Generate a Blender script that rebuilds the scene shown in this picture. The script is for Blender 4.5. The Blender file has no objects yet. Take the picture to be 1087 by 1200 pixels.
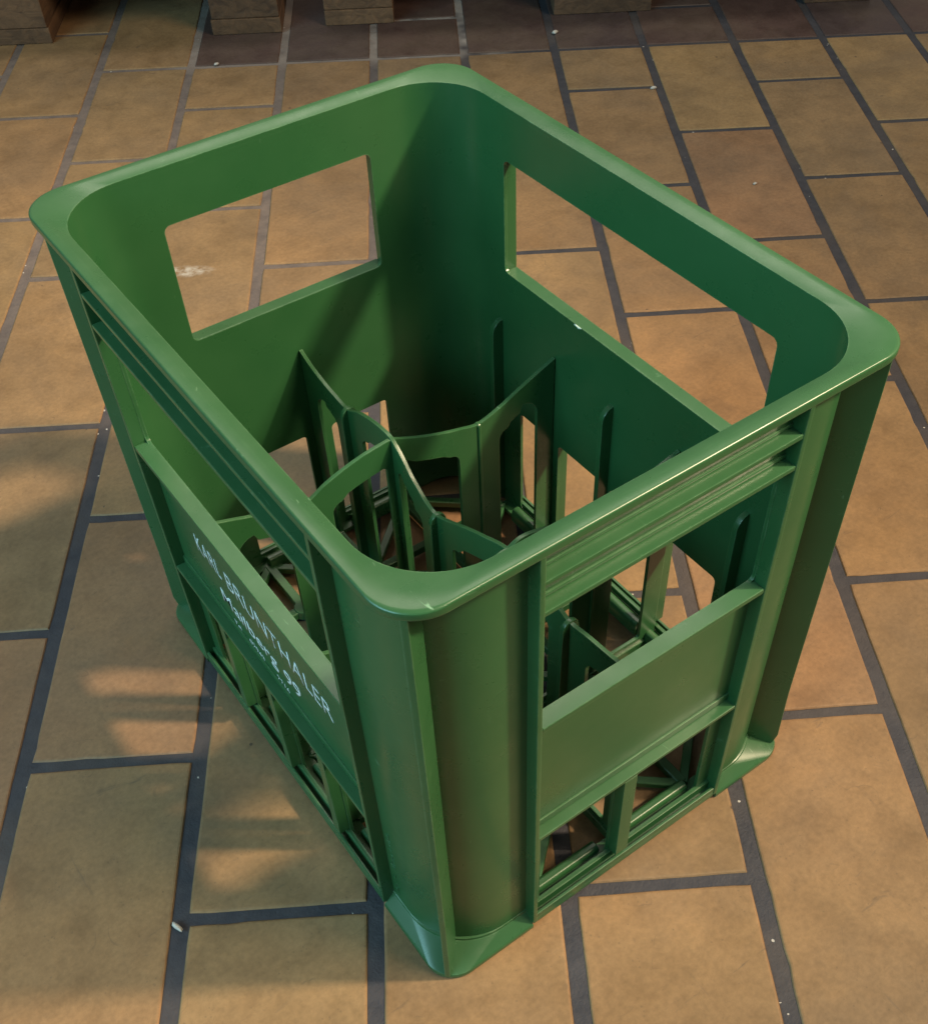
import bpy, bmesh, math, random
from mathutils import Vector, Matrix
random.seed(7)
sc = bpy.context.scene
C = sc.collection
R = math.radians
PI = math.pi

# ------------------------------------------------------------------ camera
cam_d = bpy.data.cameras.new('camera')
cam = bpy.data.objects.new('camera', cam_d); C.objects.link(cam)
sc.camera = cam
CX, CY, CZ = -0.24411, -0.39144, 0.61160
AZ, EL, RO = 0.952909, 0.864662, -0.0242970
d = Vector((math.cos(EL)*math.cos(AZ), math.cos(EL)*math.sin(AZ), -math.sin(EL)))
r0 = d.cross(Vector((0, 0, 1))).normalized(); u0 = r0.cross(d)
rr = math.cos(RO)*r0 + math.sin(RO)*u0
uu = -math.sin(RO)*r0 + math.cos(RO)*u0
m = Matrix((rr, uu, -d)).transposed().to_4x4(); m.translation = (CX, CY, CZ)
cam.matrix_world = m
cam_d.sensor_fit = 'VERTICAL'; cam_d.sensor_height = 24.0
cam_d.lens = 24.0*1298.338/1200
cam_d.shift_x = (543.5-583.7845)/1200
cam_d.shift_y = (709.6432-600)/1200
cam_d.clip_start = 0.02; cam_d.clip_end = 50
cam_d.dof.use_dof = False

# ------------------------------------------------------------------ world, lamps, exposure
w = bpy.data.worlds.new('World'); sc.world = w; w.use_nodes = True
bgn = w.node_tree.nodes['Background']
bgn.inputs[0].default_value = (0.88, 0.79, 0.70, 1); bgn.inputs[1].default_value = 0.20

def aim(o, tgt):
    o.rotation_euler = (Vector(tgt)-o.location).to_track_quat('-Z', 'Y').to_euler()

def area(name, loc, tgt, size, power, col, size_y=None, spread=180):
    l = bpy.data.lights.new(name, 'AREA'); l.energy = power; l.color = col
    l.shape = 'RECTANGLE' if size_y else 'DISK'; l.size = size
    if size_y: l.size_y = size_y
    l.spread = R(spread)
    o = bpy.data.objects.new(name, l); C.objects.link(o); o.location = loc; aim(o, tgt); return o

def spot(name, loc, tgt, ang, blend, rad, power, col):
    l = bpy.data.lights.new(name, 'SPOT'); l.energy = power; l.color = col
    l.spot_size = R(ang); l.spot_blend = blend; l.shadow_soft_size = rad
    o = bpy.data.objects.new(name, l); C.objects.link(o); o.location = loc; aim(o, tgt); return o

spot('ceiling_spotlight', (1.60, -1.30, 2.12), (-0.26, 0.36, 0), 29, 1.0, 0.110, 590, (1.0, 0.77, 0.50))
area('front_ceiling_light', (1.15, -1.75, 2.35), (0.0, 0.12, 0.1), 1.1, 10, (1.0, 0.80, 0.54), spread=75)
area('window_light', (-2.1, -0.1, 1.35), (0, 0, 0.15), 1.9, 23, (0.42, 0.86, 1.0), 1.3, spread=110)
area('ceiling_light', (0.95, 1.55, 2.7), (0.1, 0.2, 0), 1.9, 19, (1.0, 0.93, 0.78), 0.6)

vs = sc.view_settings
vs.view_transform = 'Standard'; vs.look = 'None'; vs.exposure = 0.0; vs.gamma = 1.0
vs.use_curve_mapping = False

# ------------------------------------------------------------------ materials
def newmat(name):
    mt = bpy.data.materials.new(name); mt.use_nodes = True
    nt = mt.node_tree; return mt, nt, nt.nodes['Principled BSDF']
def nd(nt, t, **kw):
    n = nt.nodes.new(t)
    for k, v in kw.items(): setattr(n, k, v)
    return n
def ramp(nt, src, stops):
    n = nd(nt, 'ShaderNodeValToRGB'); cr = n.color_ramp
    cr.elements[0].position = stops[0][0]; cr.elements[0].color = (*stops[0][1], 1)
    cr.elements[1].position = stops[1][0]; cr.elements[1].color = (*stops[1][1], 1)
    for p, c in stops[2:]:
        e = cr.elements.new(p); e.color = (*c, 1)
    nt.links.new(src, n.inputs[0]); return n.outputs[0]
def noise(nt, vec, scale, detail=3, rough=.55, dist=0):
    n = nd(nt, 'ShaderNodeTexNoise'); n.inputs['Scale'].default_value = scale
    n.inputs['Detail'].default_value = detail; n.inputs['Roughness'].default_value = rough
    n.inputs['Distortion'].default_value = dist
    if vec is not None: nt.links.new(vec, n.inputs['Vector'])
    return n.outputs['Fac']
def mixc(nt, fac, a, b, mode='MIX'):
    n = nd(nt, 'ShaderNodeMix', data_type='RGBA', blend_type=mode)
    for s, v in ((n.inputs[0], fac), (n.inputs[6], a), (n.inputs[7], b)):
        if isinstance(v, (int, float)): s.default_value = v
        elif isinstance(v, tuple): s.default_value = (*v, 1)
        else: nt.links.new(v, s)
    return n.outputs[2]
def mth(nt, op, a, b=0.5, clamp=False):
    n = nd(nt, 'ShaderNodeMath', operation=op, use_clamp=clamp)
    for i, v in enumerate((a, b)):
        if isinstance(v, (int, float)): n.inputs[i].default_value = v
        else: nt.links.new(v, n.inputs[i])
    return n.outputs[0]
def bump(nt, p, h, strength, dist):
    b = nd(nt, 'ShaderNodeBump'); b.inputs['Strength'].default_value = strength
    b.inputs['Distance'].default_value = dist
    nt.links.new(h, b.inputs['Height']); nt.links.new(b.outputs[0], p.inputs['Normal'])
def stretch(nt, vec, s):
    n = nd(nt, 'ShaderNodeMapping'); n.inputs['Scale'].default_value = s
    nt.links.new(vec, n.inputs['Vector']); return n.outputs[0]

# green moulded plastic with rubbed scuffs
def make_plastic():
    mt, nt, p = newmat('green_plastic')
    pos = nd(nt, 'ShaderNodeNewGeometry').outputs['Position']
    n1 = noise(nt, pos, 14, 4)
    col = ramp(nt, n1, [(0.3, (0.019, 0.084, 0.029)), (0.7, (0.026, 0.100, 0.036))])
    # fine rubbed scratches, paler where the plastic is scraped
    sv = stretch(nt, pos, (60, 60, 420))
    s1 = noise(nt, sv, 1.0, 4, .6, .6)
    sv2 = stretch(nt, pos, (300, 40, 60))
    s2 = noise(nt, sv2, 1.0, 3, .6, 1.2)
    area_m = noise(nt, pos, 11, 3)
    area_m = mth(nt, 'MULTIPLY', mth(nt, 'SUBTRACT', area_m, .48), 7, True)
    sc1 = mth(nt, 'MULTIPLY', mth(nt, 'SUBTRACT', mth(nt, 'MAXIMUM', s1, s2), .685), 14, True)
    scr = mth(nt, 'MULTIPLY', sc1, area_m, True)
    g0 = nd(nt, 'ShaderNodeNewGeometry')
    s0x = nd(nt, 'ShaderNodeSeparateXYZ'); nt.links.new(g0.outputs['Normal'], s0x.inputs[0])
    upw = mth(nt, 'ADD', .38, mth(nt, 'MULTIPLY', mth(nt, 'MULTIPLY', s0x.outputs[2], 1, True), .42))
    col = mixc(nt, mth(nt, 'MULTIPLY', scr, upw), col, (0.20, 0.37, 0.24))
    # rubbed, paler edges, partly painted highlight: where the rounded normal leaves the face normal
    bv = nd(nt, 'ShaderNodeBevel', samples=4); bv.inputs['Radius'].default_value = .0013
    gg = nd(nt, 'ShaderNodeNewGeometry')
    dt = nd(nt, 'ShaderNodeVectorMath', operation='DOT_PRODUCT')
    nt.links.new(bv.outputs[0], dt.inputs[0]); nt.links.new(gg.outputs['True Normal'], dt.inputs[1])
    ed = mth(nt, 'MULTIPLY', mth(nt, 'SUBTRACT', .985, dt.outputs['Value']), 6, True)
    en = mth(nt, 'MULTIPLY', mth(nt, 'SUBTRACT', noise(nt, pos, 85, 5, .7), .38), 3.2, True)
    edge = mth(nt, 'MULTIPLY', ed, en, True)
    col = mixc(nt, mth(nt, 'MULTIPLY', edge, .55), col, (0.20, 0.36, 0.22))
    # dull dusty film on faces that look up (dust lies there)
    g = nd(nt, 'ShaderNodeNewGeometry')
    sx = nd(nt, 'ShaderNodeSeparateXYZ'); nt.links.new(g.outputs['Normal'], sx.inputs[0])
    up = mth(nt, 'MULTIPLY', mth(nt, 'SUBTRACT', sx.outputs[2], .6), 2.5, True)
    dn = ramp(nt, noise(nt, pos, 55, 5, .65), [(0.35, (.45, .45, .45)), (0.7, (1, 1, 1))])
    dust = mth(nt, 'MULTIPLY', mth(nt, 'MULTIPLY', up, dn), .05)
    col = mixc(nt, dust, col, (0.34, 0.46, 0.34))
    nt.links.new(col, p.inputs['Base Color'])
    rg = noise(nt, pos, 38, 5, .6)
    rv = nd(nt, 'ShaderNodeMapRange'); rv.inputs[1].default_value = .3; rv.inputs[2].default_value = .7
    rv.inputs[3].default_value = .25; rv.inputs[4].default_value = .36
    nt.links.new(rg, rv.inputs[0])
    nt.links.new(mth(nt, 'ADD', rv.outputs[0], mth(nt, 'MULTIPLY', scr, .25)), p.inputs['Roughness'])
    p.inputs['IOR'].default_value = 1.5
    p.inputs['Subsurface Weight'].default_value = 0.0
    h = mth(nt, 'ADD', mth(nt, 'MULTIPLY', noise(nt, pos, 22, 2), 1.0), mth(nt, 'MULTIPLY', noise(nt, pos, 140, 2), .05))
    h = mth(nt, 'SUBTRACT', h, mth(nt, 'MULTIPLY', scr, .02))
    bump(nt, p, h, .17, .0022)
    return mt
M_GREEN = make_plastic()

def make_simple(name, col, rough, var=.15, scale=60, bmp=0):
    mt, nt, p = newmat(name)
    pos = nd(nt, 'ShaderNodeNewGeometry').outputs['Position']
    n = noise(nt, pos, scale, 4)
    a = tuple(c*(1-var) for c in col); b = tuple(min(1, c*(1+var)) for c in col)
    nt.links.new(ramp(nt, n, [(0.3, a), (0.7, b)]), p.inputs['Base Color'])
    p.inputs['Roughness'].default_value = rough
    if bmp: bump(nt, p, n, .5, bmp)
    return mt
M_INK = make_simple('white_print', (0.60, 0.66, 0.67), .5, .22, 700)
M_CRUMB = make_simple('crumb_white', (0.50, 0.46, 0.42), .6, .1, 300)
M_CHIP = make_simple('scraped_plastic', (0.55, 0.66, 0.58), .6, .25, 900)

TH = R(-32.229)    # direction of the tile rows (fitted to the photograph)
def tile_axes(nt):
    pos = nd(nt, 'ShaderNodeNewGeometry').outputs['Position']
    mp = nd(nt, 'ShaderNodeVectorRotate', rotation_type='Z_AXIS')
    nt.links.new(pos, mp.inputs['Vector']); mp.inputs['Angle'].default_value = -TH
    return pos, mp.outputs[0]

def make_tile():
    mt, nt, p = newmat('stoneware_tile')
    pos, uv = tile_axes(nt)
    at = nd(nt, 'ShaderNodeAttribute', attribute_name='tile')
    sr = nd(nt, 'ShaderNodeSeparateColor'); nt.links.new(at.outputs['Color'], sr.inputs[0])
    # every tile shifts the noise so the mottling stops at its edges
    ov = nd(nt, 'ShaderNodeVectorMath', operation='MULTIPLY_ADD')
    nt.links.new(at.outputs['Color'], ov.inputs[0]); ov.inputs[1].default_value = (7, 9, 3)
    nt.links.new(pos, ov.inputs[2])
    o = ov.outputs[0]
    big = noise(nt, o, 9, 4, .6)
    mid = noise(nt, o, 34, 5, .65, .4)
    fine = noise(nt, o, 260, 4, .7)
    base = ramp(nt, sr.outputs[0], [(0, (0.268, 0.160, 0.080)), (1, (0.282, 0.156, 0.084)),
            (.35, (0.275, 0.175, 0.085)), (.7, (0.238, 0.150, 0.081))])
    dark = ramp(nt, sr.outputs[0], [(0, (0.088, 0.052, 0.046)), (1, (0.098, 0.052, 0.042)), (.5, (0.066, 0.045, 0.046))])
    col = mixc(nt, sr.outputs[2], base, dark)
    col = mixc(nt, .58, col, ramp(nt, big, [(0.32, (.62, .60, .56)), (0.5, (.98, .97, .95)), (0.68, (1.22, 1.18, 1.10))]), 'MULTIPLY')
    col = mixc(nt, .48, col, ramp(nt, mid, [(0.32, (.66, .66, .68)), (0.55, (1.0, 1.0, 1.0)), (0.72, (1.2, 1.16, 1.1))]), 'MULTIPLY')
    # ingrained grey traffic dirt
    dirt = noise(nt, pos, 5.5, 5, .65, .3)
    dm = ramp(nt, dirt, [(0.44, (0, 0, 0)), (0.66, (1, 1, 1))])
    col = mixc(nt, mth(nt, 'MULTIPLY', dm, .42), col, (0.142, 0.103, 0.072))
    # dark pits and small dirt specks
    v = nd(nt, 'ShaderNodeTexVoronoi'); v.inputs['Scale'].default_value = 38; nt.links.new(o, v.inputs['Vector'])
    v.inputs['Randomness'].default_value = 1
    spk = mth(nt, 'MULTIPLY', mth(nt, 'LESS_THAN', v.outputs['Distance'], .055), mth(nt, 'GREATER_THAN', noise(nt, pos, 60, 1), .56))
    col = mixc(nt, mth(nt, 'MULTIPLY', spk, .75), col, (0.05, 0.038, 0.032))
    v2 = nd(nt, 'ShaderNodeTexVoronoi'); v2.inputs['Scale'].default_value = 260; nt.links.new(o, v2.inputs['Vector'])
    por = mth(nt, 'MULTIPLY', mth(nt, 'LESS_THAN', v2.outputs['Distance'], .16), mth(nt, 'GREATER_THAN', noise(nt, o, 70, 3), .55))
    col = mixc(nt, mth(nt, 'MULTIPLY', por, .30), col, (0.09, 0.065, 0.045))
    # scuffs and hairline marks
    sv = stretch(nt, o, (22, 95, 1))
    scf = mth(nt, 'MULTIPLY', mth(nt, 'SUBTRACT', noise(nt, sv, 1.0, 5, .7, 1.6), .645), 9, True)
    col = mixc(nt, mth(nt, 'MULTIPLY', scf, .55), col, (0.085, 0.066, 0.052))
    col = mixc(nt, .40, col, ramp(nt, fine, [(0.3, (.6, .6, .6)), (0.7, (1.3, 1.3, 1.3))]), 'MULTIPLY')
    # curved hairlines and dark rubbed streaks, sparse
    wv = noise(nt, stretch(nt, o, (13, 17, 1)), 1.0, 2, .5, 1.5)
    hl = mth(nt, 'LESS_THAN', mth(nt, 'ABSOLUTE', mth(nt, 'SUBTRACT', wv, .5), 0), .0035)
    hm = mth(nt, 'MULTIPLY', mth(nt, 'SUBTRACT', noise(nt, o, 26, 3), .56), 9, True)
    col = mixc(nt, mth(nt, 'MULTIPLY', mth(nt, 'MULTIPLY', hl, hm), .28), col, (0.07, 0.052, 0.042))
    tr_ = mth(nt, 'MULTIPLY', mth(nt, 'SUBTRACT', noise(nt, stretch(nt, o, (150, 14, 1)), 1.0, 4, .7, .8), .66), 9, True)
    col = mixc(nt, mth(nt, 'MULTIPLY', tr_, .35), col, (0.09, 0.070, 0.058))
    # dried whitish smear seen through the left handle hole
    sx = nd(nt, 'ShaderNodeVectorMath', operation='DISTANCE')
    mp = nd(nt, 'ShaderNodeMapping'); nt.links.new(uv, mp.inputs['Vector'])
    mp.inputs['Location'].default_value = (SMEAR[0], SMEAR[1], 0); mp.inputs['Scale'].default_value = (1, 1, 0)
    mp.inputs['Rotation'].default_value = (0, 0, 0)
    mp2 = nd(nt, 'ShaderNodeMapping'); nt.links.new(mp.outputs[0], mp2.inputs['Vector'])
    mp2.inputs['Rotation'].default_value = (0, 0, R(-62)); mp2.inputs['Scale'].default_value = (1, 2.6, 1)
    ln = nd(nt, 'ShaderNodeVectorMath', operation='LENGTH'); nt.links.new(mp2.outputs[0], ln.inputs[0])
    sm = mth(nt, 'MULTIPLY', mth(nt, 'SUBTRACT', .030, ln.outputs['Value']), 60, True)
    sm = mth(nt, 'MULTIPLY', sm, mth(nt, 'MULTIPLY', mth(nt, 'SUBTRACT', noise(nt, pos, 90, 4, .7), .40), 5, True), True)
    col = mixc(nt, mth(nt, 'MULTIPLY', sm, .6), col, (0.55, 0.52, 0.48))
    nt.links.new(col, p.inputs['Base Color'])
    rv = nd(nt, 'ShaderNodeMapRange'); rv.inputs[1].default_value = .3; rv.inputs[2].default_value = .7
    rv.inputs[3].default_value = .42; rv.inputs[4].default_value = .66
    nt.links.new(mid, rv.inputs[0]); nt.links.new(rv.outputs[0], p.inputs['Roughness'])
    p.inputs['Specular IOR Level'].default_value = .35
    h = mth(nt, 'ADD', mth(nt, 'MULTIPLY', big, 2.0), mth(nt, 'ADD', mth(nt, 'MULTIPLY', mid, .22), mth(nt, 'MULTIPLY', fine, .05)))
    bump(nt, p, h, .5, .0022)
    return mt
SMEAR = (0, 0)

def make_grout():
    mt, nt, p = newmat('cement_grout')
    pos, uv = tile_axes(nt)
    n = noise(nt, pos, 60, 5, .7)
    col = ramp(nt, n, [(0.3, (0.024, 0.025, 0.036)), (0.7, (0.048, 0.046, 0.056))])
    # worn pale joints towards the pallets on the left
    s = nd(nt, 'ShaderNodeSeparateXYZ'); nt.links.new(uv, s.inputs[0])
    far = mth(nt, 'MULTIPLY', mth(nt, 'SUBTRACT', s.outputs[1], .955), 40, True)
    lft = mth(nt, 'MULTIPLY', mth(nt, 'MULTIPLY', mth(nt, 'SUBTRACT', .12, s.outputs[0]), 30, True), mth(nt, 'MULTIPLY', mth(nt, 'ADD', s.outputs[0], .32), 40, True))
    nn = mth(nt, 'MULTIPLY', mth(nt, 'SUBTRACT', noise(nt, pos, 22, 2), .3), 5, True)
    col = mixc(nt, mth(nt, 'MULTIPLY', mth(nt, 'MULTIPLY', far, lft), nn), col, (0.30, 0.26, 0.24))
    # brownish rubbed-in dirt
    dn = mth(nt, 'MULTIPLY', mth(nt, 'SUBTRACT', noise(nt, pos, 7, 3), .48), 5, True)
    col = mixc(nt, mth(nt, 'MULTIPLY', dn, .55), col, (0.080, 0.062, 0.054))
    fl_ = mth(nt, 'MULTIPLY', mth(nt, 'MULTIPLY', mth(nt, 'SUBTRACT', s.outputs[1], .22), 3, True), mth(nt, 'MULTIPLY', mth(nt, 'SUBTRACT', .08, s.outputs[0]), 5, True))
    col = mixc(nt, mth(nt, 'MULTIPLY', fl_, mth(nt, 'MULTIPLY', mth(nt, 'ADD', n, .1), 1.1, True)), col, (0.19, 0.145, 0.125))
    v = nd(nt, 'ShaderNodeTexVoronoi'); v.inputs['Scale'].default_value = 150; nt.links.new(pos, v.inputs['Vector'])
    spk = mth(nt, 'MULTIPLY', mth(nt, 'LESS_THAN', v.outputs['Distance'], mth(nt, 'MULTIPLY', noise(nt, pos, 130, 1), .30)), mth(nt, 'GREATER_THAN', noise(nt, pos, 45, 1), .66))
    col = mixc(nt, mth(nt, 'MULTIPLY', spk, .9), col, (0.50, 0.46, 0.42))
    nt.links.new(col, p.inputs['Base Color']); p.inputs['Roughness'].default_value = .7
    bump(nt, p, mth(nt, 'ADD', n, mth(nt, 'MULTIPLY', noise(nt, pos, 600, 3), .3)), .7, .0015)
    return mt

def make_wood():
    mt, nt, p = newmat('pallet_wood')
    tc = nd(nt, 'ShaderNodeTexCoord').outputs['Object']
    oi = nd(nt, 'ShaderNodeObjectInfo')
    ov = nd(nt, 'ShaderNodeVectorMath', operation='ADD'); nt.links.new(tc, ov.inputs[0])
    cb = nd(nt, 'ShaderNodeCombineXYZ'); nt.links.new(mth(nt, 'MULTIPLY', oi.outputs['Random'], 9), cb.inputs[0])
    nt.links.new(mth(nt, 'MULTIPLY', oi.outputs['Random'], 5), cb.inputs[2]); nt.links.new(cb.outputs[0], ov.inputs[1])
    g = noise(nt, stretch(nt, ov.outputs[0], (60, 8, 90)), 1.0, 5, .6, 1.0)
    b = noise(nt, ov.outputs[0], 9, 4)
    col = ramp(nt, g, [(0.3, (0.080, 0.046, 0.028)), (0.7, (0.18, 0.104, 0.058)), (.5, (0.13, 0.077, 0.044))])
    tint = ramp(nt, oi.outputs['Random'], [(0, (.55, .52, .52)), (1, (1.25, 1.1, .95))])
    col = mixc(nt, 1.0, col, tint, 'MULTIPLY')
    col = mixc(nt, .6, col, ramp(nt, b, [(0.35, (.4, .38, .36)), (0.6, (1, 1, 1))]), 'MULTIPLY')
    nt.links.new(col, p.inputs['Base Color']); p.inputs['Roughness'].default_value = .8
    bump(nt, p, g, .6, .002)
    return mt
M_WOOD = make_wood()
M_DARKCARTON = make_simple('brown_carton', (0.10, 0.065, 0.040), .8, .2, 20)

# ------------------------------------------------------------------ mesh helpers
def finish(bm, smooth_ang=40, bevel=0, segs=2, weighted=True):
    """evaluate bevel on the bmesh and hand back mesh data"""
    me = bpy.data.meshes.new('m'); bmesh.ops.recalc_face_normals(bm, faces=bm.faces); bm.to_mesh(me); bm.free()
    return polish(me, smooth_ang, bevel, segs)
def polish(me, ang=40, bevel=0, segs=2, solid=0, solid_off=0):
    o = bpy.data.objects.new('tmp', me); C.objects.link(o)
    if solid:
        s = o.modifiers.new('s', 'SOLIDIFY'); s.thickness = solid; s.offset = solid_off; s.use_even_offset = True
    if bevel:
        b = o.modifiers.new('b', 'BEVEL'); b.width = bevel; b.segments = segs; b.limit_method = 'ANGLE'
        b.angle_limit = R(35); b.use_clamp_overlap = True; b.harden_normals = False
    dg = bpy.context.evaluated_depsgraph_get(); dg.update()
    out = bpy.data.meshes.new_from_object(o.evaluated_get(dg))
    bpy.data.objects.remove(o)
    for p_ in out.polygons: p_.use_smooth = True
    out.set_sharp_from_angle(angle=R(ang))
    return out
def link(name, me, mat, parent=None):
    me.name = name
    me.materials.clear(); me.materials.append(mat)
    o = bpy.data.objects.new(name, me); C.objects.link(o)
    if parent is not None: o.parent = parent
    # weighted normals keep the broad faces flat next to the rounded edges
    wn = o.modifiers.new('weighted', 'WEIGHTED_NORMAL'); wn.keep_sharp = True; wn.weight = 80
    return o
def box(bm, x0, x1, y0, y1, z0, z1, mtx=None):
    vs_ = [bm.verts.new(Vector((x, y, z)) if mtx is None else mtx @ Vector((x, y, z))) for x in (x0, x1) for y in (y0, y1) for z in (z0, z1)]
    for f in ((0, 1, 3, 2), (4, 6, 7, 5), (0, 4, 5, 1), (2, 3, 7, 6), (0, 2, 6, 4), (1, 5, 7, 3)):
        bm.faces.new([vs_[i] for i in f])
def prism(bm, pts, t, mtx):
    """pts: polygon in local (a,b); extruded +-t/2 along local c; mtx maps (a,b,c) to the world"""
    lo = [bm.verts.new(mtx @ Vector((a, b, -t/2))) for a, b in pts]
    hi = [bm.verts.new(mtx @ Vector((a, b, t/2))) for a, b in pts]
    n = len(pts)
    bm.faces.new(lo[::-1]); bm.faces.new(hi)
    for i in range(n):
        j = (i+1) % n; bm.faces.new((lo[i], lo[j], hi[j], hi[i]))

# side frames: local (s, o, z): s along the side, o = inset from the outer envelope, z up
W2, L2, HT = 0.1350, 0.1777, 0.3200
def side_m(side):
    if side == 'front': return Matrix(((1, 0, 0, 0), (0, 1, 0, -L2), (0, 0, 1, 0), (0, 0, 0, 1)))
    if side == 'back':  return Matrix(((-1, 0, 0, 0), (0, -1, 0, L2), (0, 0, 1, 0), (0, 0, 0, 1)))
    if side == 'right': return Matrix(((0, -1, 0, W2), (1, 0, 0, 0), (0, 0, 1, 0), (0, 0, 0, 1)))
    if side == 'left':  return Matrix(((0, 1, 0, -W2), (-1, 0, 0, 0), (0, 0, 1, 0), (0, 0, 0, 1)))
OUT, INN = 0.0083, 0.0105        # outer and inner wall faces, inset from the envelope
RI = 0.038                       # inner corner radius
MM = 0.001

crate = bpy.data.objects.new('bottle_crate', None); C.objects.link(crate)
crate['label'] = 'empty green plastic bottle crate with handle holes and six compartments, standing on the tiled floor'
crate['category'] = 'crate'

# ------------------------------------------------------------------ shell (walls with their openings)
SP = {  # per side: half width, half handle hole, handle z0,z1, low windows [(a,b)...], low z0,z1
 'front': dict(hw=W2, hh=.0690, z=(.2010, .2790), win=[(-.0625, -.0115), (-.0015, .0600)], wz=(.0125, .0990)),
 'back':  dict(hw=W2, hh=.0670, z=(.2090, .2850), win=[(-.0590, -.0130), (.0070, .0600)], wz=(.0125, .1035)),
 'left':  dict(hw=L2, hh=.1110, z=(.2010, .2790), win=[(-.0990, -.0570), (-.0490, .0010), (.0090, .0590), (.0670, .1020)], wz=(.0125, .0990)),
 'right': dict(hw=L2, hh=.1110, z=(.2105, .2855), win=[(-.1020, -.0570), (-.0510, -.0020), (.0030, .0520), (.0600, .0945)], wz=(.0125, .1045)),
}
ZT = 0.3168
ALLZ = {.006, .0180, ZT}
for P_ in SP.values():
    for a_, b_, r_ in ((*P_['z'], .004), (*P_['wz'], .0035)): ALLZ |= {a_, a_+r_, b_-r_, b_}
ALLZ = sorted(ALLZ); ALLZ = [z for i, z in enumerate(ALLZ) if i == 0 or z-ALLZ[i-1] > 1e-6]
def build_flat(side):
    P = SP[side]; half = P['hw']-INN-RI
    holes = [(-P['hh'], P['hh'], P['z'][0], P['z'][1], .004)] + [(a, b, P['wz'][0], P['wz'][1], .0035) for a, b in P['win']]
    xs = {-half, half, -half+.004, half-.004}; zs = {.006, .0180, ZT}
    for x0, x1, z0, z1, r in holes:
        xs |= {x0, x0+r, x1-r, x1}; zs |= {z0, z0+r, z1-r, z1}
    xs = sorted(xs); zs = sorted(zs)
    # merge duplicates
    f = lambda L: [v for i, v in enumerate(L) if i == 0 or v-L[i-1] > 1e-6]
    xs, zs = f(xs), f(zs)
    bm = bmesh.new(); cache = {}
    M = side_m(side)
    def V(x, z):
        k = (round(x, 6), round(z, 6))
        if k not in cache: cache[k] = bm.verts.new(M @ Vector((x, INN, z)))
        return cache[k]
    for i in range(len(xs)-1):
        for j in range(len(zs)-1):
            x0, x1, z0, z1 = xs[i], xs[i+1], zs[j], zs[j+1]
            cx, cz = (x0+x1)/2, (z0+z1)/2
            hit = None
            for h in holes:
                if h[0] < cx < h[1] and h[2] < cz < h[3]: hit = h; break
            if hit is None:
                mid_z = [z for z in ALLZ if z0+1e-6 < z < z1-1e-6]
                if i == 0: bm.faces.new([V(x0, z0), V(x1, z0), V(x1, z1), V(x0, z1)]+[V(x0, z) for z in mid_z[::-1]])
                elif i == len(xs)-2: bm.faces.new([V(x0, z0), V(x1, z0)]+[V(x1, z) for z in mid_z]+[V(x1, z1), V(x0, z1)])
                else: bm.faces.new((V(x0, z0), V(x1, z0), V(x1, z1), V(x0, z1)))
                continue
            a0, a1, b0, b1, r = hit
            ex = cx < a0+r or cx > a1-r; ez = cz < b0+r or cz > b1-r
            if ex and ez and abs((x1-x0)-r) < 1e-5 and abs((z1-z0)-r) < 1e-5:
                sx = -1 if cx < a0+r else 1; sz = -1 if cz < b0+r else 1
                ox, oz = (a0 if sx < 0 else a1), (b0 if sz < 0 else b1)
                pts = [(ox, oz)]
                for k in range(6):
                    t = k/5*PI/2
                    pts.append((ox - sx*r*(1-math.sin(t)), oz - sz*r*(1-math.cos(t))))
                # from (ox - sx r, oz) to (ox, oz - sz r)
                bm.faces.new([V(*q) for q in pts])
    return bm
def shell_mesh():
    full = bmesh.new()
    for s in SP:
        b = build_flat(s); me = bpy.data.meshes.new('t'); b.to_mesh(me); b.free(); full.from_mesh(me)
        bpy.data.meshes.remove(me)
    # corners
    zs = ALLZ
    for sx in (-1, 1):
        for sy in (-1, 1):
            cx, cy = sx*(W2-INN-RI), sy*(L2-INN-RI)
            rows = []
            N = 14
            for z in zs:
                rows.append([full.verts.new((cx+sx*RI*math.cos(PI/2*k/N), cy+sy*RI*math.sin(PI/2*k/N), z)) for k in range(N+1)])
            for a in range(len(zs)-1):
                for k in range(N):
                    full.faces.new((rows[a][k], rows[a][k+1], rows[a+1][k+1], rows[a+1][k]))
    me = bpy.data.meshes.new('shell')
    # orient every face to look at the crate's inside
    full.normal_update()
    for f in full.faces:
        c = f.calc_center_median(); 
        if f.normal.dot(Vector((c.x, c.y, 0))) > 0: f.normal_flip()
    bmesh.ops.remove_doubles(full, verts=full.verts, dist=1e-5)
    full.to_mesh(me); full.free()
    return me
# flat panels and corners are thickened separately so that no end caps show, then rounded
shell = polish(shell_mesh(), 35, .0006, 2, solid=(INN-OUT), solid_off=-1)
def split(me, test):
    b = bmesh.new(); b.from_mesh(me)
    kill = [f for f in b.faces if not test(f.calc_center_median())]
    bmesh.ops.delete(b, geom=kill, context='FACES')
    o = bpy.data.meshes.new('part'); b.to_mesh(o); b.free()
    for p_ in o.polygons: p_.use_smooth = True
    o.set_sharp_from_angle(angle=R(35)); return o
fx, fy = W2-INN-RI-.004, L2-INN-RI-.004
e_ = 1e-5
walls = {}
walls['front'] = link('side_wall', split(shell, lambda c: abs(c.x) < fx-e_ and c.y < -fy), M_GREEN, crate)
walls['back'] = link('side_wall', split(shell, lambda c: abs(c.x) < fx-e_ and c.y > fy), M_GREEN, crate)
walls['left'] = link('side_wall', split(shell, lambda c: abs(c.y) < fy-e_ and c.x < -fx), M_GREEN, crate)
walls['right'] = link('side_wall', split(shell, lambda c: abs(c.y) < fy-e_ and c.x > fx), M_GREEN, crate)
corner_o = {}
for sx in (-1, 1):
    for sy in (-1, 1):
        corner_o[(sx, sy)] = link('corner_post', split(shell, lambda c: c.x*sx > fx-e_ and c.y*sy > fy-e_), M_GREEN, crate)

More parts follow.
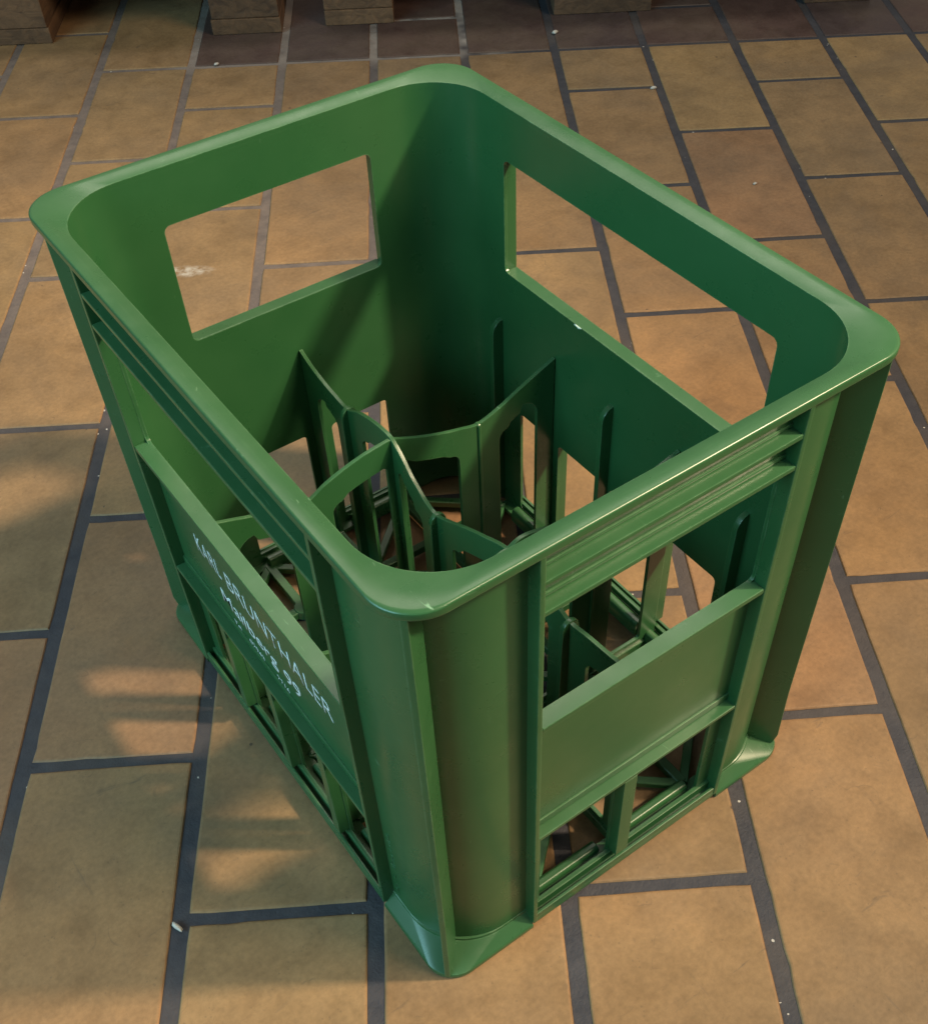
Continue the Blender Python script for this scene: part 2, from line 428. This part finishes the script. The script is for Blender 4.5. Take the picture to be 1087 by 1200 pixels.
# ------------------------------------------------------------------ rim: swept lip, wider at the corners
def ring_pts(n_arc, ro, ri, io):
    """stations: (outer point, inner point)"""
    out = []
    for sx, sy, a0 in ((1, 1, 0), (-1, 1, 90), (-1, -1, 180), (1, -1, 270)):
        for k in range(n_arc+1):
            a = R(a0+90*k/n_arc)
            ca, sa = math.cos(a), math.sin(a)
            oc = Vector((sx*(W2-ro), sy*(L2-ro), 0)); ic = Vector((sx*(W2-io-ri), sy*(L2-io-ri), 0))
            out.append((oc+Vector((ca, sa, 0))*ro, ic+Vector((ca, sa, 0))*ri))
    return out
def rim_mesh():
    st = ring_pts(16, .0215, RI, INN)
    # (weight between outer and inner edge, z)
    prof = []
    H = HT
    prof += [(.95, .3153), (.07, .3152), (.02, .3154), (0, .3162)]
    for k in range(5):                                  # outer top rounding
        t = k/4*PI/2; prof.append((.11*(1-math.cos(t)), H-.0013*(1-math.sin(t))))
    prof += [(.5, H+.0001)]
    for k in range(7):                                  # inner top rounding
        t = k/6*PI/2; prof.append((.885+.115*math.sin(t), H-.0013*(1-math.cos(t))))
        prof[-1] = (1.003, .3178)
    prof += [(1.003, .3140)]
    bm = bmesh.new(); rows = []
    for o, i in st:
        row = []
        for wgt, z in prof:
            q = o+(i-o)*wgt
            row.append(bm.verts.new((q.x, q.y, z)))
        rows.append(row)
    n = len(rows)
    for a in range(n):
        b = (a+1) % n
        for k in range(len(prof)-1):
            bm.faces.new((rows[a][k], rows[b][k], rows[b][k+1], rows[a][k+1]))
    me = finish(bm, 50); return me
rim = link('rim', rim_mesh(), M_GREEN, crate)

# ------------------------------------------------------------------ ribs, flanges, posts and rails of every side
def add_side_details(side):
    P = SP[side]; M = side_m(side); wl = walls[side]; hh = P['hh']
    if side in ('front', 'back'): hh = .0690
    z0, z1 = P['z']; wz0, wz1 = P['wz']
    def rib(name, s0, s1, o0, o1, za, zb, bev=.0006):
        bm = bmesh.new(); box(bm, s0, s1, o0, o1, za, zb, M)
        return link(name, finish(bm, 40, bev, 2), M_GREEN, wl)
    e = .0002
    tw = hh+.0005
    rib('stiffening_rib', -tw, tw, .0012, OUT+.0006, .2972, .3000)
    rib('stiffening_rib', -tw, tw, .0012, OUT+.0006, z1+e, z1+.0030)
    rib('ledge_step', -tw, tw, OUT-.0011, OUT+.0006, z1+.0032, z1+.0056, .0007)  # step added to catch a highlight where the rib meets the wall
    rib('ledge_step', -tw, tw, OUT-.0009, OUT+.0006, .3002, .3020, .0006)  # same added highlight-catching step on the upper rib
    rib('handle_ledge', -hh+.0005, hh-.0005, .0012, INN-.0004, z0-.0032, z0+.0001, .0005)
    rib('handle_ledge', -tw, tw, .0014, OUT+.0006, z0-.0031, z0-.0003, .0005)
    rib('stiffening_rib', -tw, tw, .0012, OUT+.0006, wz1+e, wz1+.0030)
    rib('ledge_step', -tw, tw, OUT-.0012, OUT+.0006, wz1+.0032, wz1+.0085)
    # posts between the low windows
    edges = P['win']
    for (a, b), (c, d_) in zip(edges[:-1], edges[1:]):
        cx = (b+c)/2; hwid = min(.0048, (c-b)/2-.0004)
        rib('window_post', cx-hwid, cx+hwid, .0014, OUT+.0006, .018, wz1-.0004)
    # bottom rail: two thin lips and the inner bar
    bm = bmesh.new()
    box(bm, -tw, tw, .0014, .0034, .0050, .0138, M)
    box(bm, -tw, tw, .0062, .0092, .0050, .0158, M)
    box(bm, -tw, tw, .0012, .0180, .0046, .0085, M)
    link('bottom_rail', finish(bm, 40, .0006, 2), M_GREEN, wl)
    bm = bmesh.new()
    lo = .0052 if side in ('front', 'left') else 0
    for a, b in P['win']:
        Q = M @ Matrix(((0, 0, 1, (a+b)/2), (1, 0, 0, 0), (0, 1, 0, 0), (0, 0, 0, 1)))
        prism(bm, [(.0128, .0052), (.0206, .0052), (.0210, .0120-lo*.6), (.0200, .0162-lo), (.0185, .0176-lo), (.0150, .0178-lo), (.0132, .0160-lo)], (b-a)-.003, Q)
    link('floor_rail', finish(bm, 50, .0008, 2), M_GREEN, wl)
for s in SP: add_side_details(s)

# bottle ribs standing on the inside of the walls, one in the middle of each compartment
def bottle_rib(wl, side, s, ztop, prot=.0085, thick=.0040):
    M = side_m(side)
    pts = [(INN-.0006, .010), (INN+prot, .010)]
    for k in range(7):
        t = k/6*PI/2
        pts.append((INN+prot*math.cos(t)*1.0, ztop-prot*1.15+prot*1.15*math.sin(t)))
    pts += [(INN-.0006, ztop)]
    Q = M @ Matrix(((0, 0, 1, s), (1, 0, 0, 0), (0, 1, 0, 0), (0, 0, 0, 1)))
    bm = bmesh.new(); prism(bm, pts, thick, Q)
    return link('bottle_rib', finish(bm, 40, .0007, 2), M_GREEN, wl)
for s in (-.1150, .0020, .1160): bottle_rib(walls['right'], 'right', s, .1725)
for s in (-.1160, -.0020, .1150): bottle_rib(walls['left'], 'left', s, .1725)

# corner posts: edge fins, diagonal fin and skirt
def add_corner(sx, sy):
    par = corner_o[(sx, sy)]
    ro = RI+INN-OUT
    cx, cy = sx*(W2-INN-RI), sy*(L2-INN-RI)
    # diagonal fin
    dx, dy = sx/math.sqrt(2), sy/math.sqrt(2)
    root = Vector((cx, cy, 0))+Vector((sx*.7071, sy*.7071, 0))*(ro-.0008)
    tip = Vector((sx*(W2-.0068), sy*(L2-.0068), 0))
    ax = (tip-root); ln = ax.length; ax.normalize()
    Mx = Matrix(((ax.x, 0, -ax.y, root.x), (ax.y, 0, ax.x, root.y), (0, 1, 0, 0), (0, 0, 0, 1)))
    bm = bmesh.new()
    zb = .0060 if (sx, sy) != (-1, -1) else .0030
    prism(bm, [(0, .0060), (ln+(.0014 if zb < .004 else -.0010), zb), (ln+.0012, .0150), (ln, .06), (ln, .3152), (0, .3152)], .0034, Mx)
    link('corner_fin', finish(bm, 40, .0007, 2), M_GREEN, par)
    # edge fins beside the side walls
    bm = bmesh.new()
    M = side_m('front' if sy < 0 else 'back'); s = sx*(-1 if sy > 0 else 1)
    a, b = sorted((s*.0692, s*.0722)); box(bm, a, b, .0008, OUT+.0006, .0060, .3152, M)
    link('edge_fin', finish(bm, 40, .0007, 2), M_GREEN, par)
    bm = bmesh.new()
    M = side_m('right' if sx > 0 else 'left'); s = sy*(1 if sx > 0 else -1)
    a, b = sorted((s*.1112, s*.1142)); box(bm, a, b, .0008, OUT+.0006, .0060, .3152, M)
    link('edge_fin', finish(bm, 40, .0007, 2), M_GREEN, par)
    # skirt: slopes from the round post out to the square foot
    N = 18; Rout = .0175
    prof = [(0, .0135), (0.0, .0133), (.08, .0128), (.10, .0112), (.88, .0054), (.97, .0047), (1.0, .0036), (.985, .0012), (.94, .0004), (.2, .0004), (.0, .0060)]
    bm = bmesh.new(); rows = []
    ex, ey = .0722, .1142
    st = []
    a_in0 = Vector((cx+sx*ro, sy*ey, 0)); a_out0 = Vector((sx*(W2-.0008), sy*ey, 0))
    st.append((a_in0, a_out0))
    for k in range(N+1):
        t = PI/2*k/N
        i_ = Vector((cx+sx*(ro-.0004)*math.cos(t), cy+sy*(ro-.0004)*math.sin(t), 0))
        o_ = Vector((sx*(W2-.0008-Rout+Rout*math.cos(t)), sy*(L2-.0008-Rout+Rout*math.sin(t)), 0))
        st.append((i_, o_))
    st.append((Vector((sx*ex, cy+sy*ro, 0)), Vector((sx*ex, sy*(L2-.0008), 0))))
    for i_, o_ in st:
        rows.append([bm.verts.new((*(i_.lerp(o_, w_).xy), z)) for w_, z in prof])
    for a in range(len(rows)-1):
        for k in range(len(prof)-1):
            bm.faces.new((rows[a][k], rows[a+1][k], rows[a+1][k+1], rows[a][k+1]))
    for row in (rows[0], rows[-1]):
        try: bm.faces.new(row)
        except ValueError: pass
    link('foot_skirt', finish(bm, 35, .0, 2), M_GREEN, par)
for k_ in corner_o: add_corner(*k_)

# ------------------------------------------------------------------ dividers
def plate(name, outline, holes, t, M, par, bev=.00035):
    """flat plate with holes through a filled 2D curve, rounded a little at the edges"""
    cu = bpy.data.curves.new('c', 'CURVE'); cu.dimensions = '2D'; cu.fill_mode = 'BOTH'
    cu.extrude = t/2-bev; cu.bevel_depth = bev; cu.bevel_resolution = 1; cu.offset = -bev
    for loop in [outline]+holes:
        sp = cu.splines.new('POLY'); sp.points.add(len(loop)-1)
        for p_, q in zip(sp.points, loop): p_.co = (q[0], q[1], 0, 1)
        sp.use_cyclic_u = True
    o = bpy.data.objects.new('c', cu); C.objects.link(o)
    dg = bpy.context.evaluated_depsgraph_get(); dg.update()
    me = bpy.data.meshes.new_from_object(o.evaluated_get(dg))
    bpy.data.objects.remove(o)
    me.transform(M)
    if M.determinant() < 0: me.flip_normals()
    for p_ in me.polygons: p_.use_smooth = True
    me.set_sharp_from_angle(angle=R(35))
    return link(name, me, M_GREEN, par)
def rrect(x0, x1, z0, z1, r, slope=0):
    pts = []
    for cx, cz, a0 in ((x1-r, z0+r, -90), (x1-r, z1-r, 0), (x0+r, z1-r, 90), (x0+r, z0+r, 180)):
        for k in range(6):
            a = R(a0+90*k/5)
            x = cx+r*math.cos(a); z = cz+r*math.sin(a)
            if z > (z0+z1)/2: z += slope*(x-(x0+x1)/2)
            pts.append((x, z))
    return pts
def crest(s, nodes, sag):
    """scalloped top edge: nodes [(s,z)...], each span sags towards its middle"""
    for (a, za), (b, zb) in zip(nodes[:-1], nodes[1:]):
        if a <= s <= b:
            t = (s-a)/(b-a); base = za+(zb-za)*t
            return base - sag*(1-abs(2*t-1)**1.35)
    return nodes[-1][1]
PY = [(-.1665, .1740), (-.149, .1700), (-.127, .1672), (-.112, .1650), (-.100, .1690), (-.080, .1725), (-.058, .1745), (-.034, .1655), (-.017, .1580),
      (.000, .1495), (.014, .1442), (.024, .1468), (.032, .1520), (.039, .1572), (.045, .1634), (.052, .1694), (.0585, .1735),
      (.069, .1738), (.080, .1722), (.096, .1680), (.111, .1612), (.128, .1622), (.144, .1650), (.157, .1690), (.1665, .1735)]
PX1 = [(-.1238, .1755), (-.108, .1700), (-.098, .1664), (-.078, .1600), (-.062, .1565), (-.048, .1628), (-.036, .1670), (-.020, .1709), (-.008, .1724), (0, .1727),
       (.008, .1692), (.019, .1644), (.034, .1590), (.050, .1546), (.063, .1520), (.080, .1568), (.094, .1630), (.111, .1700), (.1238, .1750)]
PX2 = [(-.1238, .1755), (-.098, .1664), (-.078, .1600), (-.062, .1570), (-.036, .1660), (-.013, .1714), (-.006, .1742), (0, .1752),
       (.006, .1780), (.012, .1785), (.021, .1766), (.033, .1724), (.048, .1670), (.062, .1640), (.080, .1670), (.100, .1720), (.1238, .1785)]
def crest(s, P):
    """smooth top edge through the measured points (Catmull-Rom)"""
    n = len(P)
    for i in range(n-1):
        if P[i][0] <= s <= P[i+1][0]+1e-9:
            x0, x1 = P[i][0], P[i+1][0]; h = x1-x0; t = (s-x0)/h
            def sl(k):
                if k <= 0: return (P[1][1]-P[0][1])/(P[1][0]-P[0][0])
                if k >= n-1: return (P[-1][1]-P[-2][1])/(P[-1][0]-P[-2][0])
                return (P[k+1][1]-P[k-1][1])/(P[k+1][0]-P[k-1][0])
            a, b = sl(i)*h, sl(i+1)*h
            return P[i][1]*(2*t**3-3*t*t+1)+a*(t**3-2*t*t+t)+P[i+1][1]*(3*t*t-2*t**3)+b*(t**3-t*t)
    return P[-1][1]
def divider(P, cells, mids, M, dz=0, stub=True):
    s0, s1 = P[0][0], P[-1][0]
    n = 120; top = [(s0+(s1-s0)*k/n, crest(s0+(s1-s0)*k/n, P)+dz) for k in range(n+1)]
    outline = [(s1, .0100), ] + top[::-1] + [(s0, .0100)]
    holes = []
    for (a, b), mid in zip(zip(cells[:-1], cells[1:]), mids):
        for h0, h1 in ((a, mid), (mid, b)):
            x0 = h0+(.0160 if h0 == mid else (.0140 if h0 == s0 else .0060))
            x1 = h1-(.0160 if h1 == mid else (.0140 if h1 == s1 else .0060))
            zt0, zt1 = crest(x0, P)-.0195, crest(x1, P)-.0195
            r0 = .0025 if h0 == mid else (.0100 if h0 != s0 else .0120)
            r1 = .0025 if h1 == mid else (.0100 if h1 != s1 else .0120)
            if h0 != mid and h0 != s0: r0 = .0030
            if h1 != mid and h1 != s1: r1 = .0030
            if h0 == mid: r0 = .0070
            if h1 == mid: r1 = .0070
            pts = []
            zb = .0160; rb = .003
            for k in range(5):
                t = PI/2*k/4; pts.append((x1-rb+rb*math.sin(t), zb+rb-rb*math.cos(t)))
            for k in range(6):
                t = PI/2*k/5; pts.append((x1-r1+r1*math.cos(t), zt1-r1+r1*math.sin(t)))
            for k in range(1, 6):      # the upper side of the window follows the crest
                f = k/6; x = (x1-r1)+((x0+r0)-(x1-r1))*f
                pts.append((x, crest(x, P)-.0195 if 0 < f < 1 else zt1))
            for k in range(6):
                t = PI/2*k/5; pts.append((x0+r0-r0*math.sin(t), zt0-r0+r0*math.cos(t)))
            for k in range(5):
                t = PI/2*k/4; pts.append((x0+rb-rb*math.cos(t), zb+rb-rb*math.sin(t)))
            holes.append(pts)
    dv = plate('divider', outline, holes, .0026, M, crate)
    for mid in mids:
        zt = crest(mid, P)+dz
        Q = M @ Matrix(((0, 0, 1, mid), (0, 1, 0, 0), (1, 0, 0, 0), (0, 0, 0, 1)))
        bm = bmesh.new()
        if stub:
            hw = .0056; zt += .0009
            pts = [(hw+.0018, .0102)]+[(hw*math.cos(PI*k/12), zt-.0065+.0065*math.sin(PI*k/12)) for k in range(13)]+[(-hw-.0018, .0102)]
            prism(bm, pts, .0030, Q)
        else:
            zt += .0004
            prism(bm, [(.0024, .0102), (.0024, zt-.001), (.0012, zt), (-.0012, zt), (-.0024, zt-.001), (-.0024, .0102)], .0022, Q)
        link('bottle_rib', finish(bm, 40, .0005, 2), M_GREEN, dv)
    return dv
MYZ = Matrix(((0, 0, 1, 0), (1, 0, 0, 0), (0, 1, 0, 0), (0, 0, 0, 1)))     # (s,z)->(y,z)
divider(PY, (-.1665, -.0580, .0585, .1665), (-.112, .0130, .1110), MYZ)
for yy, P_ in ((.0585, PX1), (-.0580, PX2)):
    MX = Matrix(((1, 0, 0, 0), (0, 0, -1, yy), (0, 1, 0, 0), (0, 0, 0, 1)))
    divider(P_, (-.1238, 0, .1238), (-.0620, .0630), MX, dz=-.0003, stub=False)

# ------------------------------------------------------------------ bottom grid
def bar(bm, p0, p1, wd, z0, z1):
    p0 = Vector((*p0, 0)); p1 = Vector((*p1, 0)); ax = (p1-p0); ln = ax.length; ax.normalize()
    Mx = Matrix(((ax.x, -ax.y, 0, p0.x), (ax.y, ax.x, 0, p0.y), (0, 0, 1, 0), (0, 0, 0, 1)))
    box(bm, 0, ln, -wd/2, wd/2, z0, z1, Mx)
grid = bpy.data.objects.new('base_grid', None)
bm = bmesh.new()
bar(bm, (0, -.160), (0, .160), .0060, .0042, .0118)
for y in (.0585, -.0580): bar(bm, (-.118, y), (.118, y), .0060, .0044, .0116)
base = link('base_grid', finish(bm, 40, .0006, 2), M_GREEN, crate)
cellx = [(-.1175, -.0), (0, .1175)]; celly = [(-.160, -.058), (-.058, .0585), (.0585, .160)]
for x0, x1 in cellx:
    for y0, y1 in celly:
        bm = bmesh.new()
        cx, cy = (x0+x1)/2, (y0+y1)/2
        mids = [(cx, y0), (x1, cy), (cx, y1), (x0, cy)]
        bar(bm, mids[0], mids[2], .0062, .0046, .0112); bar(bm, mids[1], mids[3], .0062, .0048, .0110)
        for k in range(4): bar(bm, mids[k], mids[(k+1) % 4], .0056, .0049+.0001*k, .0107-.0002*k)
        link('grid_spokes', finish(bm, 40, .0005, 1), M_GREEN, base)
        # centre boss
        bm = bmesh.new(); n = 24
        Q = Matrix(((1, 0, 0, cx), (0, 1, 0, cy), (0, 0, 1, .0080), (0, 0, 0, 1)))
        prism(bm, [(00.0068*math.cos(2*PI*i/n), .0068*math.sin(2*PI*i/n)) for i in range(n)], .0078, Q)
        link('grid_boss', finish(bm, 40, .0006, 2), M_GREEN, base)

# ------------------------------------------------------------------ white print on the left label panel, embossed mark on the post
def text_mesh(s, height, width, x_left, z_base, o_in, side, mat, par, name, ext=.00012, bold=0, spacing=1.0):
    cu = bpy.data.curves.new('t', 'FONT'); cu.body = s; cu.size = 1; cu.extrude = 0; cu.resolution_u = 4
    cu.space_character = spacing; cu.offset = bold
    o = bpy.data.objects.new('t', cu); C.objects.link(o)
    dg = bpy.context.evaluated_depsgraph_get(); dg.update()
    me = bpy.data.meshes.new_from_object(o.evaluated_get(dg)); bpy.data.objects.remove(o)
    xs = [v.co.x for v in me.vertices]
    x0, x1 = min(xs), max(xs)
    sx = width/(x1-x0); sy = height/.70
    M = side_m(side)
    for v in me.vertices:
        v.co = M @ Vector((x_left+(v.co.x-x0)*sx, o_in, z_base+v.co.y*sy))
    o = bpy.data.objects.new(name, me); C.objects.link(o); o.parent = par
    so = o.modifiers.new('s', 'SOLIDIFY'); so.thickness = ext; so.offset = 0
    me.materials.append(mat)
    return o
pl = OUT-.0001
wL = walls['left']
text_mesh('KARL', .0146, .0300, -.0735, .1440, pl, 'left', M_INK, wL, 'lettering', bold=-.010)
text_mesh('BRUNTHALER', .0142, .1160, -.0365, .1440, pl, 'left', M_INK, wL, 'lettering', bold=-.008)
text_mesh('Mailberg', .0112, .0660, -.0525, .1195, pl, 'left', M_INK, wL, 'lettering', bold=.006)
text_mesh('99', .0112, .0185, .0215, .1195, pl, 'left', M_INK, wL, 'lettering', bold=.006)
text_mesh('Tel.', .0042, .0100, -.0430, .1068, pl, 'left', M_INK, wL, 'lettering')
text_mesh('02943', .0042, .0180, -.0245, .1068, pl, 'left', M_INK, wL, 'lettering')
text_mesh('2216', .0042, .0140, .0085, .1068, pl, 'left', M_INK, wL, 'lettering')
# raised maker's mark, too worn to read: short moulded strokes up the post
bm = bmesh.new(); M = side_m('left'); z = .020
rnd = random.Random(3)
while z < .088:
    if rnd.random() < .85:
        for k in range(2):
            s = .1205+rnd.uniform(-.0014, .0014); hgt = rnd.uniform(.0006, .0028); l2 = rnd.uniform(.0004, .0018)
            if k == 0: box(bm, s-l2, s+l2, OUT-.00035, OUT+.0004, z, z+.0005, M)
            else: box(bm, s, s+.0005, OUT-.0004, OUT+.0004, z-.0006, z+hgt*.6, M)
    z += .0027
link('embossed_mark', finish(bm, 40), M_GREEN, corner_o[(-1, -1)])
# pale chip on the handle ledge and scrapes on the rim
def blob(name, c, r, squash, mat, par=None, seed=0, rot=0):
    bm = bmesh.new(); bmesh.ops.create_icosphere(bm, subdivisions=2, radius=1)
    q = random.Random(seed)
    for v in bm.verts:
        k = 1+q.uniform(-.22, .22); v.co = Vector((v.co.x*r*k, v.co.y*r*squash[0]*k, v.co.z*r*squash[1]*k))
    bmesh.ops.rotate(bm, verts=bm.verts, cent=(0, 0, 0), matrix=Matrix.Rotation(rot, 3, 'Z'))
    me = bpy.data.meshes.new(name); bm.to_mesh(me); bm.free()
    for p_ in me.polygons: p_.use_smooth = True
    me.materials.append(mat)
    o = bpy.data.objects.new(name, me); C.objects.link(o); o.location = c; o.parent = par; return o
blob('scraped_chip', (W2-INN+.0004, .0370, .2099), .0042, (.35, .14), M_CHIP, walls['right'], 2, R(90))

# ------------------------------------------------------------------ floor: every tile laid in its course, grout just below
U = Vector((math.cos(TH), math.sin(TH), 0)); Vv = Vector((-math.sin(TH), math.cos(TH), 0))
U0, V0, PIT = -0.1727, -0.0521, 0.1142
JU, JV = .0050, .0037
VROW = V0+PIT*9-.0010
SMEAR = (0, 0)
def floor_pt(px, py):
    """used once to find where marks lie on the floor"""
    v = d + rr*((px-583.7845)/1298.338) + uu*((709.6432-py)/1298.338)
    t = -CZ/v.z
    return Vector((CX, CY, CZ))+v*t
q = floor_pt(219, 318)
SMEAR = (-(q.dot(U)), -(q.dot(Vv)))
M_TILE = make_tile(); M_GROUT = make_grout()
bm = bmesh.new(); lay = bm.loops.layers.color.new('tile')
tr = random.Random(11)
def tile(u0_, u1_, v0_, v1_, dark):
    if v1_-v0_ < .012: return
    jit = [tr.uniform(-.0005, .0005) for _ in range(8)]
    cs = [(u0_+JU+jit[0], v0_+JV+jit[1]), (u1_-JU+jit[2], v0_+JV+jit[3]), (u1_-JU+jit[4], v1_-JV+jit[5]), (u0_+JU+jit[6], v1_-JV+jit[7])]
    hz = tr.uniform(-.00015, 0)
    cu_, cv_ = sum(c[0] for c in cs)/4, sum(c[1] for c in cs)/4
    edge = []
    for a in range(4):
        (ax, ay), (bx, by) = cs[a], cs[(a+1) % 4]
        ln = math.hypot(bx-ax, by-ay); n_ = max(2, int(ln/.011)); w1 = w2 = 0.0
        for k_ in range(n_):
            f = k_/n_
            w1 = w1*.6+tr.uniform(-1, 1)*.00017
            off_ = w1 if k_ else .0006
            if tr.random() < .03: off_ += tr.uniform(.0004, .0011)     # a chipped spot
            nx, ny = -(by-ay)/ln, (bx-ax)/ln
            edge.append((ax+(bx-ax)*f+nx*off_, ay+(by-ay)*f+ny*off_))
    def ring(ins, z):
        out = []
        for (a, b) in edge:
            fu = (a-cu_)/max(1e-6, abs(cs[1][0]-cs[0][0])/2); fv = (b-cv_)/max(1e-6, abs(cs[2][1]-cs[1][1])/2)
            a2 = cu_+(a-cu_)*(1-ins/max(1e-6, abs(cs[1][0]-cs[0][0])/2)); b2 = cv_+(b-cv_)*(1-ins/max(1e-6, abs(cs[2][1]-cs[1][1])/2))
            p_ = U*a2+Vv*b2; out.append(bm.verts.new((p_.x, p_.y, z)))
        return out
    r1 = ring(0, -.0030); r2 = ring(0, -.0009+hz); r3 = ring(.0007, -.00025+hz); r4 = ring(.0018, hz)
    fs = [bm.faces.new(r4)]
    for A, B in ((r1, r2), (r2, r3), (r3, r4)):
        for i in range(len(A)):
            j = (i+1) % len(A); fs.append(bm.faces.new((A[i], A[j], B[j], B[i])))
    col = (tr.random(), tr.random(), dark, 1)
    for f in fs:
        f.smooth = False
        for l in f.loops: l[lay] = col
for k in range(-14, 19):
    ua = U0+(k)*PIT; ub = ua+PIT
    off = 0 if k % 2 == 1 else PIT
    # k = -1 holds the course whose joint lies at V0
    j = -12
    while j < (14 if k < -1 else 14):
        va = V0+off+j*2*PIT; vb = va+2*PIT
        j += 1
        if k < -1: tile(ua, ub, va, vb, 0.0)
        elif vb <= VROW+.002: tile(ua, ub, va, vb, 0.0)
        elif va < VROW: tile(ua, ub, va, VROW, 0.0)
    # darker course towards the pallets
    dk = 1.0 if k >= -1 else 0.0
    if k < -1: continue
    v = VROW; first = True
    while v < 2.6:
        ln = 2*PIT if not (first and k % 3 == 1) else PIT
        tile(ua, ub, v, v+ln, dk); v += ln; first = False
bm.normal_update()
me = bpy.data.meshes.new('floor'); bm.to_mesh(me); bm.free()
me.materials.append(M_TILE)
fl = bpy.data.objects.new('floor', me); C.objects.link(fl); fl['kind'] = 'structure'
bm = bmesh.new(); s_ = 6
vs4 = [bm.verts.new((a, b, -.0013)) for a, b in ((-s_, -s_), (s_, -s_), (s_, s_), (-s_, s_))]; bm.faces.new(vs4)
me = bpy.data.meshes.new('floor_grout'); bm.to_mesh(me); bm.free(); me.materials.append(M_GROUT)
gr = bpy.data.objects.new('floor_grout', me); C.objects.link(gr); gr['kind'] = 'structure'

# ------------------------------------------------------------------ pallets along the back
ANG = TH
def make_pallet(u_left, v_front, label):
    t = bpy.data.objects.new('wooden_pallet', None); C.objects.link(t)
    p_ = U*u_left+Vv*v_front; t.location = (p_.x, p_.y, 0); t.rotation_euler = (0, 0, ANG)
    t['label'] = label; t['category'] = 'pallet'; t['group'] = 'pallets standing behind the crate'
    Wd, Ln = .727, 1.05
    cols = [(0, .090), (.301, .431), (.637, .727)]
    q = random.Random(int(abs(u_left*1000)))
    def part(name, x0, x1, y0, y1, z0, z1, bev=.002):
        bm = bmesh.new(); box(bm, x0, x1, y0, y1, z0, z1)
        for v in bm.verts: v.co += Vector((q.uniform(-.001, .001), q.uniform(-.001, .001), 0))
        return link(name, finish(bm, 40, bev, 2), M_WOOD, t)
    for x0, x1 in cols:
        # bottom board with a chamfered front end
        bm = bmesh.new()
        Q = Matrix(((0, 0, 1, (x0+x1)/2), (1, 0, 0, 0), (0, 1, 0, 0), (0, 0, 0, 1)))
        prism(bm, [(.0, .0), (Ln, .0), (Ln, .0190), (.0, .0190)], x1-x0, Q)
        link('bottom_board', finish(bm, 40, .0015, 2), M_WOOD, t)
        for y0, y1 in ((.0005, .087), (.46, .58), (Ln-.087, Ln-.0005)):
            part('block', x0+.0008, x1-.0008, y0, y1, .0192, .0870)
    for y0, y1 in ((0, .126), (.46, .586), (Ln-.126, Ln)):
        part('cross_board', 0, Wd, y0, y1, .0872, .1062)
    for x0, x1 in ((0, .126), (.129, .240), (.243, .302), (.305, .422), (.425, .484), (.487, .598), (.601, .727)):  # unseen deck, gaps closed to keep light off the floor below
        part('deck_board', x0, x1, 0, Ln, .1064, .1254)
    return t
make_pallet(-.1210, 1.0790, 'wooden pallet behind the far corner of the crate, the one reaching the right edge')
make_pallet(-.9040, 1.0660, 'wooden pallet in the top left corner behind the crate, dark worn feet')

# ------------------------------------------------------------------ small litter on the floor
def crumb(px, py, r, sq, label, rot=0, seed=1, nm='crumb', cat='crumb'):
    p_ = floor_pt(px, py)
    o = blob(nm, (p_.x, p_.y, .0002+r*sq[1]*.7), r, sq, M_CRUMB, None, seed, rot)
    o['label'] = label; o['category'] = cat; return o
crumb(208, 1087, .0046, (.30, .26), 'small white plug lying in the dark joint at the bottom left', rot=R(-75), seed=5, nm='plastic_plug', cat='plug')
crumb(765, 104, .0040, (.45, .4), 'pale chip of grit on the joint behind the far long side of the crate', rot=R(-20), seed=6)
crumb(650, 39, .0044, (.8, .5), 'pale round crumb in the joint beside the pallet foot', seed=7)
crumb(884, 216, .0024, (.7, .5), 'tiny pale crumb on the tile beyond the right rim of the crate', seed=8)
crumb(254, 76, .0036, (.6, .4), 'tiny pale crumb on the joint below the pallet foot at the top left', seed=9)

# ------------------------------------------------------------------ render
sc.render.engine = 'CYCLES'
sc.cycles.max_bounces = 8; sc.cycles.diffuse_bounces = 4; sc.cycles.glossy_bounces = 4
sc.cycles.use_denoising = True
